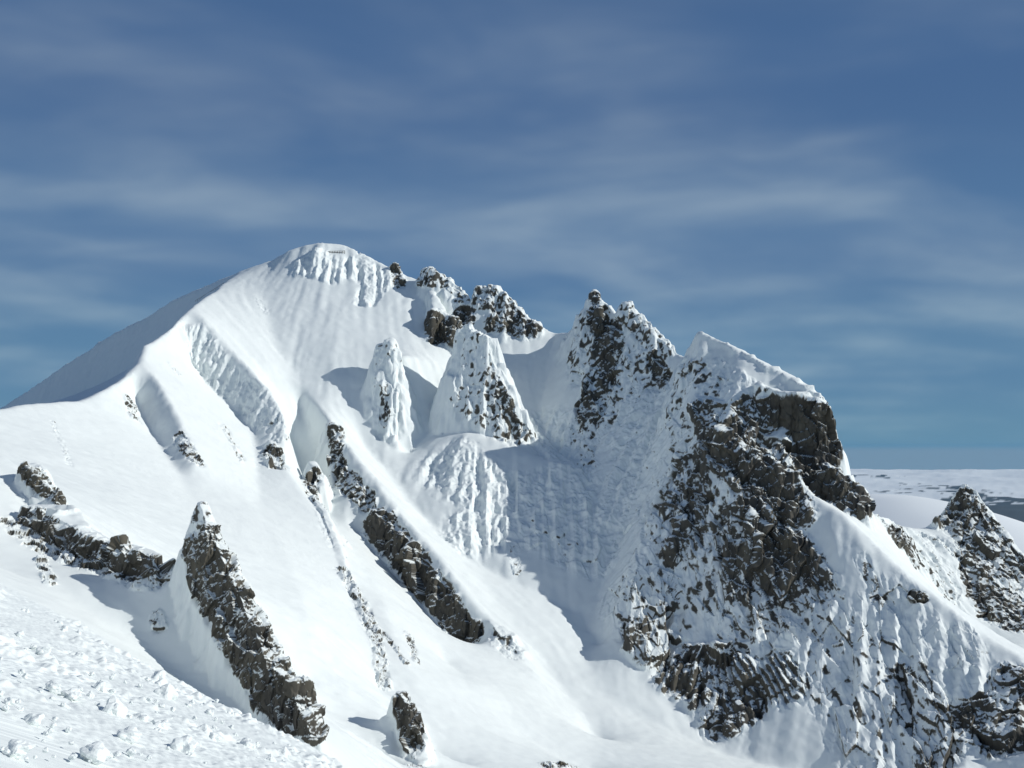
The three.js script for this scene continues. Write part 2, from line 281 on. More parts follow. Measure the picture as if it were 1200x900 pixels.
// ---------------------------------------------------------------- where rock or rime shows: strokes over the land
// id: which crag it belongs to; bare: how much of it is free of snow (below 0: rime only); radius in sheet pixels; path
const ZONES = [
  ['slopeField', .4, 42, [[1010, 760], [1050, 800], [1090, 850]]],
  ['slopeField', .22, 30, [[1040, 700], [1090, 760], [1140, 800]]],
  ['slopeField', .42, 40, [[975, 790], [1005, 840], [1030, 880]]],
  ['fin', .4, 15, [[236, 600], [250, 630]]],
  ['fin', .66, 17, [[248, 628], [262, 660], [290, 715], [318, 770], [345, 810], [368, 855]]],
  ['fin', .5, 14, [[224, 642], [238, 690], [264, 742], [292, 795]]],
  ['fin', .58, 19, [[230, 645], [250, 695], [280, 755], [310, 810], [340, 845]]],
  ['knob', .7, 10, [[34, 550], [50, 570], [70, 582]]],
  ['band', .64, 25, [[32, 615], [55, 640], [85, 640], [110, 655], [145, 662], [175, 672]]],
  ['band', .5, 7, [[48, 655], [58, 685]]],
  ['boulder', .46, 9, [[184, 722], [188, 733]]],
  ['stub', .85, 17, [[476, 822], [482, 860], [490, 905]]],
  ['ribD', .74, 20, [[440, 612], [470, 648], [500, 685]]],
  ['ribD', .7, 17, [[500, 685], [522, 712], [550, 745]]],
  ['ribDLow', .42, 15, [[582, 745], [600, 765]]],
  ['toeRock', .85, 9, [[640, 897], [668, 898]]],
  ['dart', .7, 4, [[448, 742], [460, 757], [475, 778]]],
  ['shard', .8, 5, [[476, 742], [484, 760], [487, 776]]],
  ['string', .62, 9, [[400, 670], [425, 710], [440, 750], [450, 805]]],
  ['string', .4, 5, [[372, 598], [388, 640]]],
  ['knobB', .6, 12, [[318, 530], [328, 545]]],
  ['wallB', -.25, 17, [[228, 395], [252, 430], [285, 465], [312, 490]]],
  ['wallB', .3, 13, [[290, 455], [318, 490], [328, 510]]],
  ['knobC', .62, 12, [[390, 503], [394, 530], [398, 560]]],
  ['wallC', .56, 13, [[400, 560], [420, 575], [432, 590]]],
  ['toothC', .6, 11, [[368, 558], [360, 575], [376, 590]]],
  ['pinnacle', .14, 17, [[453, 410], [452, 450], [455, 500]]],
  ['pinnacle', .42, 5, [[450, 450], [450, 495]]],
  ['pillar', .16, 26, [[550, 395], [560, 430], [560, 475]]],
  ['pillar', .35, 22, [[545, 465], [575, 485], [605, 510]]],
  ['pillar', .5, 12, [[572, 440], [590, 475], [612, 512]]],
  ['crestTooth', .6, 8, [[464, 315], [468, 335]]],
  ['crestCrag', .42, 14, [[500, 325], [525, 330], [542, 345]]],
  ['crestCrag', .75, 13, [[508, 375], [512, 392]]],
  ['crestCrag', .6, 14, [[530, 390], [545, 372]]],
  ['crestBlock', .46, 16, [[565, 345], [585, 355], [600, 368]]],
  ['crestBlock', .5, 14, [[580, 378], [605, 385], [620, 385]]],
  ['tower', .58, 6, [[697, 346], [700, 360]]],
  ['tower', .7, 13, [[700, 366], [704, 380]]],
  ['tower', .36, 16, [[685, 380], [675, 410], [680, 440]]],
  ['tower', .58, 26, [[710, 395], [708, 440], [700, 490]]],
  ['tower', .38, 22, [[740, 420], [755, 445], [770, 455]]],
  ['tower', .42, 20, [[690, 510], [680, 550]]],
  ['towerEast', .4, 16, [[735, 365], [755, 390], [780, 410]]],
  ['towerEast', .55, 10, [[768, 420], [775, 440]]],
  ['couloir', .3, 20, [[795, 440], [790, 480], [800, 520]]],
  ['lowWall', -.3, 26, [[650, 560], [670, 590], [690, 620]]],
  ['lowWall', .3, 20, [[665, 555], [690, 575]]],
  ['bowlWall', .3, 36, [[605, 600], [650, 625], [695, 645]]],
  ['bowlWall', .45, 6, [[602, 640], [606, 670]]],
  ['backWall', .14, 42, [[735, 480], [760, 530], [735, 585], [705, 615]]],
  ['backWall', .1, 30, [[640, 500], [655, 530]]],
  ['knoll', -.5, 40, [[530, 545], [560, 570], [600, 580], [560, 620]]],
  ['summitRime', -.6, 22, [[365, 310], [390, 318], [415, 315], [432, 320]]],
  ['summitRime', -.3, 14, [[446, 328], [436, 342], [428, 352]]],
  ['peak', .42, 16, [[812, 430], [830, 450], [850, 455]]],
  ['peak', .2, 12, [[838, 428], [865, 444], [890, 458]]],
  ['head', .6, 22, [[880, 478], [905, 490]]],
  ['head', .8, 22, [[925, 492], [950, 507]]],
  ['head', .9, 16, [[962, 490], [970, 520], [962, 545]]],
  ['head', .86, 22, [[945, 495], [955, 522], [945, 550]]],
  ['head', .55, 20, [[870, 490], [880, 520], [915, 530]]],
  ['shoulder', .8, 20, [[965, 565], [985, 575], [1000, 590]]],
  ['buttress', .55, 28, [[820, 490], [850, 510], [880, 520]]],
  ['buttress', .8, 24, [[845, 525], [880, 555], [900, 560]]],
  ['buttress', .7, 24, [[910, 570], [930, 600]]],
  ['leftButtress', .36, 60, [[800, 560], [790, 640], [770, 700]]],
  ['midButtress', .4, 60, [[860, 560], [860, 640], [880, 720]]],
  ['leftButtress', .62, 32, [[815, 540], [800, 590], [800, 640]]],
  ['leftButtress', .4, 26, [[770, 610], [750, 660], [735, 710]]],
  ['leftButtress', .55, 26, [[770, 690], [750, 740], [760, 760]]],
  ['midButtress', .78, 34, [[890, 610], [915, 650], [940, 690]]],
  ['midButtress', .75, 28, [[860, 620], [880, 680]]],
  ['midButtress', .5, 28, [[850, 690], [870, 720], [930, 730]]],
  ['midButtress', .5, 26, [[960, 690], [975, 740]]],
  ['columns', .72, 34, [[800, 785], [830, 795], [850, 820]]],
  ['columns', .8, 30, [[860, 790], [870, 820], [845, 845]]],
  ['columns', .5, 22, [[910, 780], [925, 810]]],
  ['lowerSlope', .4, 26, [[970, 770], [1000, 800], [1020, 840]]],
  ['lowerSlope', .34, 14, [[960, 720], [990, 760]]],
  ['slopeStreak', .45, 9, [[1010, 655], [1025, 690], [1040, 715]]],
  ['slopeStreak', .4, 8, [[985, 700], [995, 730]]],
  ['slopeStreakC', .4, 12, [[1130, 740], [1150, 770]]],
  ['slopeRock', .8, 8, [[1073, 699], [1079, 699]]],
  ['cliffs', .82, 36, [[1130, 850], [1165, 850], [1195, 850]]],
  ['cliffs', .68, 26, [[1180, 800], [1210, 800]]],
  ['cliffRib', .62, 28, [[1070, 800], [1085, 845], [1095, 890]]],
  ['cliffRib', .4, 18, [[1030, 830], [1030, 890]]],
  ['saddleRock', .38, 26, [[1062, 640], [1095, 660], [1105, 695]]],
  ['saddleRock', .55, 13, [[1035, 615], [1045, 630], [1060, 632]]],
  ['pyramid', .6, 30, [[1120, 608], [1150, 625], [1180, 660]]],
  ['pyramid', .75, 14, [[1132, 580], [1120, 598]]],
  ['pyramid', .6, 16, [[1145, 600], [1150, 625]]],
  ['pyramid', .34, 22, [[1080, 632], [1110, 640]]],
  ['pyramidRib', .8, 18, [[1140, 640], [1145, 680], [1165, 720]]],
  ['pyramidRib', .55, 22, [[1165, 640], [1185, 680]]],
  ['pyramidRib', .85, 26, [[1175, 700], [1195, 730]]],
  ['chipA', .7, 9, [[152, 470], [158, 490]]],
  ['chipB', .52, 8, [[208, 512], [222, 530], [234, 542]]],
  ['chipC', .5, 4, [[200, 428], [208, 438]]],
  ['chipD', .5, 6, [[262, 500], [275, 525], [282, 540]]],
  ['chipE', .45, 4, [[62, 495], [72, 520], [82, 545]]],
  ['chipF', .3, 4, [[303, 352], [312, 368]]],
].map(([id, bare, r, path]) => {
  const pts = path.map(p => cast(...p));
  const segs = [];
  for (let k = 0; k < Math.max(1, pts.length - 1); k++) { const a = pts[k], b = pts[Math.min(k + 1, pts.length - 1)]; segs.push([a, b, r * a[2] / F, r * b[2] / F]); }
  return { id, bare, segs };
});
const ids = [...new Set(ZONES.map(z => z.id))];
const finSeg = [];
for (const z of ZONES) { z.n = ids.indexOf(z.id); for (const s of z.segs) { const [a, b, r, q] = s, m = Math.max(r, q) * 1.5; finSeg.push({ z, a, b, ra: r, rb: q, c: [(a[0] + b[0]) / 2, (a[1] + b[1]) / 2, (a[2] + b[2]) / 2], R: m + .5 * Math.hypot(a[0] - b[0], a[1] - b[1], a[2] - b[2]) }); } }
const BIN = 8, BW = Math.ceil(GW / BIN), bins = new Map();
for (const s of finSeg) for (let j = Math.floor((s.c[2] - s.R - D0) / BIN); j <= Math.floor((s.c[2] + s.R - D0) / BIN); j++) for (let i = Math.floor((s.c[0] - s.R - X0) / BIN); i <= Math.floor((s.c[0] + s.R - X0) / BIN); i++) { const k = j * BW + i; if (!bins.has(k)) bins.set(k, []); bins.get(k).push(s); }
const hit = { w: 0, bare: 0, id: -1, r: 1 };
function zoneAt(x, y, d, wob) {                         // strongest stroke at a point
  hit.w = 0; hit.bare = 0; hit.id = -1;
  const list = bins.get(Math.floor((d - D0) / BIN) * BW + Math.floor((x - X0) / BIN)); if (!list) return hit;
  let wsum = 0, bsum = 0;
  for (const s of list) {
    const { a, b } = s, ux = b[0] - a[0], uy = b[1] - a[1], ud = b[2] - a[2], L = ux * ux + uy * uy + ud * ud || 1;
    const t = clamp(((x - a[0]) * ux + (y - a[1]) * uy + (d - a[2]) * ud) / L, 0, 1);
    const q = Math.hypot(x - a[0] - ux * t, y - a[1] - uy * t, d - a[2] - ud * t) / mix(s.ra, s.rb, t) + wob;
    const w = 1 - smooth(.72, 1.3, q);
    if (w <= 0) continue;
    const k = w / (s.ra * s.ra); wsum += k; bsum += k * s.z.bare;
    if (w > hit.w) { hit.w = w; hit.id = s.z.n; hit.r = s.ra; }
  }
  if (wsum > 0) hit.bare = bsum / wsum;
  return hit;
}
console.log('zones ready', ids.length);

// ---------------------------------------------------------------- the surface: triangles split until they are small where they are seen
const VX = [], VY = [], VD = [];
const vert = (x, d) => { VX.push(x); VD.push(d); VY.push(ground(x, d)); return VX.length - 1; };
let tris = [];
{
  const S = 4, w = Math.floor((GW - 1) / S), h = Math.floor((GH - 1) / S);
  for (let j = 0; j <= h; j++) for (let i = 0; i <= w; i++) vert(X0 + i * S, D0 + j * S);
  for (let j = 0; j < h; j++) for (let i = 0; i < w; i++) { const a = j * (w + 1) + i, b = a + 1, c = a + w + 1, e = c + 1; if ((i + j) & 1) tris.push(a, b, e, a, e, c); else tris.push(a, b, c, b, e, c); }
}
const ROCK_PX = 1.45, SNOW_PX = 4.5;
const SC = 360, SD = 330, sight = new Float32Array(SC * SD);   // steepest sight line blocked so far, by bearing and distance
for (let i = 0; i < SC; i++) { const a = (i / SC * 1500 - 150 - 600) / F; let m = -9; for (let j = 0; j < SD; j++) { const d = 4 + j * 2; m = Math.max(m, ground(a * d, d) / d); sight[i * SD + j] = m; } }
function hidden(x, y, d) {
  const i = Math.round((600 + F * x / d + 150) / 1500 * SC), j = Math.round((d - 4) / 2) - 2;
  return i >= 0 && i < SC && j >= 0 && j < SD && y / d < Math.min(sight[i * SD + j], sight[Math.max(0, i - 1) * SD + j], sight[Math.min(SC - 1, i + 1) * SD + j]) - .012;
}
function limit(x, y, d) {                               // longest edge allowed here
  if (d < 3) return 8;
  const [px, py, cz] = toPix(x, y, d);
  if (px < -90 || px > 1290 || py < 200 || py > 990) return 9;
  if (d > 690 || hidden(x, y, d)) return 7;
  const inZone = bins.has(Math.floor((d - D0) / BIN) * BW + Math.floor((x - X0) / BIN)) && zoneAt(x, y, d, 0).w > .02;
  return Math.max(.03, (inZone ? ROCK_PX : d < 75 ? 2.3 : SNOW_PX) * cz / F);
}
const done = [];
for (let pass = 0; pass < 24 && tris.length; pass++) {
  const mids = new Map(), next = [];
  const mid = (a, b) => {
    const key = a < b ? a * 67108864 + b : b * 67108864 + a; let m = mids.get(key);
    if (m !== undefined) return m;
    const mx = (VX[a] + VX[b]) / 2, my = (VY[a] + VY[b]) / 2, md = (VD[a] + VD[b]) / 2, full = Math.hypot(VX[a] - VX[b], VY[a] - VY[b], VD[a] - VD[b]);
    const sx = md > 5 ? VX[a] / VD[a] - VX[b] / VD[b] : 1, sy = md > 5 ? VY[a] / VD[a] - VY[b] / VD[b] : 1, len = Math.min(full, Math.hypot(Math.hypot(sx, sy) * md, .4 * full));
    m = len > limit(mx, my, md) ? vert(mx, md) : -1;
    mids.set(key, m); return m;
  };
  // a triangle that needed no split may still get one from its neighbour later, so all are kept in play until a pass is quiet
  let splits = 0;
  for (let k = 0; k < tris.length; k += 3) {
    const a = tris[k], b = tris[k + 1], c = tris[k + 2], ab = mid(a, b), bc = mid(b, c), ca = mid(c, a), n = (ab >= 0) + (bc >= 0) + (ca >= 0);
    if (!n) { done.push(a, b, c); continue; }
    splits++;
    if (n === 3) next.push(a, ab, ca, ab, b, bc, ca, bc, c, ab, bc, ca);
    else if (n === 1) { if (ab >= 0) next.push(a, ab, c, ab, b, c); else if (bc >= 0) next.push(a, b, bc, a, bc, c); else next.push(a, b, ca, b, c, ca); }
    else if (ab < 0) next.push(c, ca, bc, ca, a, bc, a, b, bc);
    else if (bc < 0) next.push(a, ab, ca, ab, b, ca, b, c, ca);
    else next.push(b, bc, ab, bc, c, ab, c, a, ab);
  }
  tris = next;
}
const T = Uint32Array.from(done.concat(tris)), NV = VX.length;
console.log('surface', NV, 'vertices', T.length / 3, 'triangles');

// broken rock: every cell of a jittered lattice is a block pushed out or in and tilted
function hash(i, j, k) { let h = (i * 374761393 + j * 668265263 + k * 2147483647 * 3 + 1013904223) | 0; h = Math.imul(h ^ (h >>> 13), 1274126177); h = Math.imul(h ^ (h >>> 16), 2246822519); return (h ^ (h >>> 15)) >>> 0; }
function blocks(x, y, z) {
  const i0 = Math.floor(x), j0 = Math.floor(y), k0 = Math.floor(z); let best = 9, out = 0;
  for (let i = i0 - 1; i <= i0 + 1; i++) for (let j = j0 - 1; j <= j0 + 1; j++) for (let k = k0 - 1; k <= k0 + 1; k++) {
    const h = hash(i, j, k), dx = x - i - (h & 255) / 255, dy = y - j - (h >>> 8 & 255) / 255, dz = z - k - (h >>> 16 & 255) / 255, q = dx * dx + dy * dy + dz * dz;
    if (q < best) { best = q; const g = Math.imul(h, 2654435761) >>> 0; out = ((g & 255) / 127.5 - 1) * .7 + dx * ((g >>> 8 & 255) / 127.5 - 1) * .8 + dy * ((g >>> 16 & 255) / 255 - .2) * .8 + dz * ((g >>> 24) / 127.5 - 1) * .8; }
  }
  return out;
}
const APEX = cast(842, 712);
const FALL = (() => { const a = pt(985, 620, 336), b = pt(1055, 850, 292), v = [0, 1, 2].map(k => b[k] - a[k]), l = Math.hypot(...v); return v.map(q => q / l); })();   // fall line of the eastern slope
const STREAK = ids.map(id => /lowerSlope|slopeStreak|slopeField|cliffRib|midButtress|leftButtress|string/.test(id));
const P = new Float32Array(NV * 3), ZID = new Int16Array(NV), ZW = new Float32Array(NV), ZB = new Float32Array(NV), FORE = new Uint8Array(NV);
const colId = ids.indexOf('columns'), finId = ids.indexOf('fin');
for (let i = 0; i < NV; i++) {
  const x = VX[i], d = VD[i], y = VY[i], e = d < 80 ? .3 : .9;
  let nx = ground(x - e, d) - ground(x + e, d), nd = ground(x, d - e) - ground(x, d + e), ny = 2 * e;
  const nl = Math.hypot(nx, ny, nd); nx /= nl; ny /= nl; nd /= nl;
  const near = d < 80 ? 0 : d < 240 ? .45 : 1;
  const z = zoneAt(x, y, d, .62 * fbm(x / (9 * near + 2), y / (9 * near + 2), d / (9 * near + 2), 4));
  ZID[i] = z.id; ZW[i] = z.w; ZB[i] = z.bare; FORE[i] = d < 80 ? 1 : 0;
  let disp = 0;
  if (d < 80) {
    const patch = smooth(-.2, .35, noise(x / 2.4, d / 2.8, 1)), q = noise(x / .36, d / .4, 2), q2 = noise(x / .17 + 7, d / .19, 4);
    disp = .14 * noise(x / 4.5, d / 5, 6) + .05 * noise(x / 1.2, d / 1.3, 3) + (.03 + .15 * patch) * Math.max(0, q) ** 1.2 + (.03 + .09 * patch) * Math.max(0, q2) + .016 * noise(x / .08, d / .09, 8);
  } else {
    disp = 1.1 * fbm(x / 34, y / 34, d / 34, 3) + .26 * fbm((x + y) / 6, y / 9, d / 5, 3) + .1 * noise(x / 2.3, y / 5, d / 1.7);
    const fl0 = fluteAt(0, x, d), fl1 = fluteAt(1, x, d), st = fluteAt(-1, x, d), rough = smooth(.3, .9, st) * (.25 + .75 * smooth(-.15, .3, fbm(x / 45, 2, d / 45, 2)));
    if (d > 170) disp += rough * (.3 * fl1 + .13 * fl0) + .04 * fl0;
    if (z.w > 0) {
      const s = Math.min(z.id === finId ? .32 : near, Math.max(.25, z.r / 5.5)), w = z.w, stretch = .55;
      if (z.bare >= 0 || z.w > 0) {
        const rocky = smooth(-.15, .5, z.bare);
        const al = (x * FALL[0] + y * FALL[1] + d * FALL[2]) * (STREAK[z.id] ? .55 : 0), X = x - FALL[0] * al, Y = STREAK[z.id] ? y - FALL[1] * al : y * stretch, D = d - FALL[2] * al;
        const wx = 1.2 * s * noise(x / (4 * s), y / (4 * s), d / (4 * s));
        let r = 2.6 * s * blocks((X + wx) / (10 * s), Y / (10 * s), D / (10 * s)) + 1.15 * s * blocks((X + wx) / (4.2 * s) + 9, Y / (4.2 * s), D / (4.2 * s)) + .42 * s * blocks(X / (1.6 * s) + 5, Y / (1.6 * s), D / (1.6 * s));
        if (z.bare < .55) { const q = 1 - smooth(.4, .55, z.bare); r = mix(r, .7 * s * blocks(X / (6 * s) + 3, Y / (6 * s), D / (6 * s)) + .26 * s * blocks(X / (1.9 * s) + 5, Y / (1.9 * s), D / (1.9 * s)) + .9 * s * fbm(X / (5 * s), Y / (5 * s), D / (5 * s), 3), q); }
        const rime = .75 * fl0 + .55 * fl1 + .6 * (.5 - Math.abs(noise(x / 4.5, y / 9, d / 4.5)) * 2) + .35 * (.5 - Math.abs(noise(x / 1.9, y / 3.5, d / 1.9)) * 2) + .22 * noise(x / .9, y / 1.4, d / .9);
        if (z.id === colId) {
          const ang = Math.atan2(x - APEX[0], Math.max(1, APEX[1] + 8 - y)) * 42 + 3.2 * noise(x / 13, y / 40, d / 13) + 1.1 * noise(x / 5, y / 9, d / 5), c = Math.abs((ang / Math.PI + 40) % 1 - .5) * 2;
          r = r * .62 + 1.5 * Math.sqrt(c) * (.8 + .6 * noise(x / 9, y / 3, d / 9)) - .9;
        }
        disp += w * mix(rime * .8 * Math.min(1, s * 1.2), r + .3 * s * fl0, rocky);
      }
    }
  }
  P[i * 3] = x + nx * disp; P[i * 3 + 1] = y + ny * disp; P[i * 3 + 2] = -(d + nd * disp);
}
const NRM = new Float32Array(NV * 3);
for (let k = 0; k < T.length; k += 3) {
  // y up, z = -d turns the winding round
  const a = T[k] * 3, b = T[k + 1] * 3, c = T[k + 2] * 3;
  const ux = P[b] - P[a], uy = P[b + 1] - P[a + 1], uz = P[b + 2] - P[a + 2], vx = P[c] - P[a], vy = P[c + 1] - P[a + 1], vz = P[c + 2] - P[a + 2];
  const nx = uy * vz - uz * vy, ny = uz * vx - ux * vz, nz = ux * vy - uy * vx;
  for (const q of [a, b, c]) { NRM[q] += nx; NRM[q + 1] += ny; NRM[q + 2] += nz; }
}
const COL = new Float32Array(NV * 3), BARE = new Float32Array(NV);
for (let i = 0; i < NV; i++) {
  const o = i * 3, l = Math.hypot(NRM[o], NRM[o + 1], NRM[o + 2]) || 1; NRM[o] /= l; NRM[o + 1] /= l; NRM[o + 2] /= l;
  const x = P[o], y = P[o + 1], z = P[o + 2];
  let rock = 0;
  if (ZW[i] > 0 && ZB[i] > -.25) {
    const s = VD[i] < 240 ? .45 : 1;
    const st = ZID[i] >= 0 && STREAK[ZID[i]], al = st ? (x * FALL[0] + y * FALL[1] - z * FALL[2]) * .55 : 0, X = x - FALL[0] * al, Y = (y - FALL[1] * al) * (st ? 1 : .7), Z = z + FALL[2] * al;
    const field = 1 - smooth(.44, .6, ZB[i]);            // thinly covered ground: scattered stones rather than faces
    const patch = .55 * fbm(X / (9 * s), Y / (9 * s), Z / (9 * s), 3) + .22 * noise(X / (2.2 * s), Y / (2.2 * s), Z / (2.2 * s)) + .1 * noise(X / (.9 * s), Y / (.9 * s), Z / (.9 * s));
    const hold = mix(NRM[o + 1] + patch, .22 + .5 * NRM[o + 1] + .5 * patch + .42 * noise(X / (1.7 * s) + 4, Y / (1.7 * s), Z / (1.7 * s)), field);
    const thr = mix(-.05, .86, clamp(ZB[i], 0, 1)) - (1 - ZW[i]) * .5;
    rock = 1 - smooth(thr - .05, thr + .05, hold);
  }
  BARE[i] = rock;
  const t = .5 + .9 * fbm(x / 6, y / 8, z / 6, 3), g = .5 + noise(x / 1.1, y / 1.6, z / 1.1) * .8, k = .72 + .5 * g;
  const rr = mix(.042, .098, t) * k, rg = mix(.040, .087, t) * k, rb = mix(.037, .062, t) * k;
  const sn = .85 + .02 * noise(x / 3, y / 3, z / 3);
  COL[o] = mix(sn * .95, rr, rock); COL[o + 1] = mix(sn, rg, rock); COL[o + 2] = mix(sn * .98, rb, rock);
}

const surface = new THREE.MeshStandardMaterial({ vertexColors: true, roughness: .85 });
function pieceFrom(list, origin) {                      // a mesh from some triangles of the surface, seams kept smooth by sharing normals
  const map = new Map(), pos = [], nor = [], col = [], idx = new Uint32Array(list.length);
  for (let k = 0; k < list.length; k++) {
    let m = map.get(list[k]);
    if (m === undefined) { const o = list[k] * 3; m = pos.length / 3; map.set(list[k], m); pos.push(P[o] - origin[0], P[o + 1] - origin[1], P[o + 2] - origin[2]); nor.push(NRM[o], NRM[o + 1], NRM[o + 2]); col.push(COL[o], COL[o + 1], COL[o + 2]); }
    idx[k] = m;
  }
  const g = new THREE.BufferGeometry();
  g.setAttribute('position', new THREE.Float32BufferAttribute(pos, 3)); g.setAttribute('normal', new THREE.Float32BufferAttribute(nor, 3)); g.setAttribute('color', new THREE.Float32BufferAttribute(col, 3)); g.setIndex(new THREE.BufferAttribute(idx, 1));
  return g;
}
const add = (o, parent = scene) => { o.castShadow = o.receiveShadow = true; parent.add(o); return o; };
const mountainT = [], foreT = [], cragT = ids.map(() => [[], []]);
for (let k = 0; k < T.length; k += 3) {
  const a = T[k], b = T[k + 1], c = T[k + 2];
  const n = [a, b, c].map(v => ZW[v] > .45 ? ZID[v] : -1), id = n[0] === n[1] ? n[0] : n[2];
  if (FORE[a] + FORE[b] + FORE[c] > 1) foreT.push(a, b, c);
  else if (id < 0) mountainT.push(a, b, c);
  else cragT[id][BARE[a] + BARE[b] + BARE[c] > 1.5 ? 0 : 1].push(a, b, c);
}
console.log('mountain', mountainT.length / 3, 'fore', foreT.length / 3, 'crags', cragT.reduce((n, c) => n + c[0].length + c[1].length, 0) / 3);
function islands(list) {                                // connected patches
  const up = new Map(), find = v => { let r = v; while (up.get(r) !== r) r = up.get(r); while (up.get(v) !== r) { const n = up.get(v); up.set(v, r); v = n; } return r; };
  for (const v of list) if (!up.has(v)) up.set(v, v);
  for (let k = 0; k < list.length; k += 3) { const a = find(list[k]); up.set(find(list[k + 1]), a); up.set(find(list[k + 2]), a); }
  const out = new Map();
  for (let k = 0; k < list.length; k += 3) { const r = find(list[k]); if (!out.has(r)) out.set(r, []); out.get(r).push(list[k], list[k + 1], list[k + 2]); }
  return [...out.values()];
}
const SMALL = 3 * 220, pieces = cragT.map(([rock, snow]) => {    // patches too small to tell apart go with what surrounds them
  const big = l => { const keep = [], rest = []; for (const i of islands(l)) (i.length > SMALL ? keep : rest).push(i); return [keep, rest.flat()]; };
  let [r, r0] = big(rock), [w, w0] = big(snow.concat(r0));
  [r, r0] = big(r.flat().concat(w0)); [w, w0] = big(w.flat().concat(r0));
  for (const v of w0) mountainT.push(v);
  return [...r.map(l => ['rock_face', l]), ...w.map(l => ['snow_cover', l])];
});
for (const [name, list] of [['mountain', mountainT], ['snow_slope', foreT]]) {
  const m = add(new THREE.Mesh(pieceFrom(list, [0, 0, 0]), surface)); m.name = name; m.userData.kind = 'structure';
}
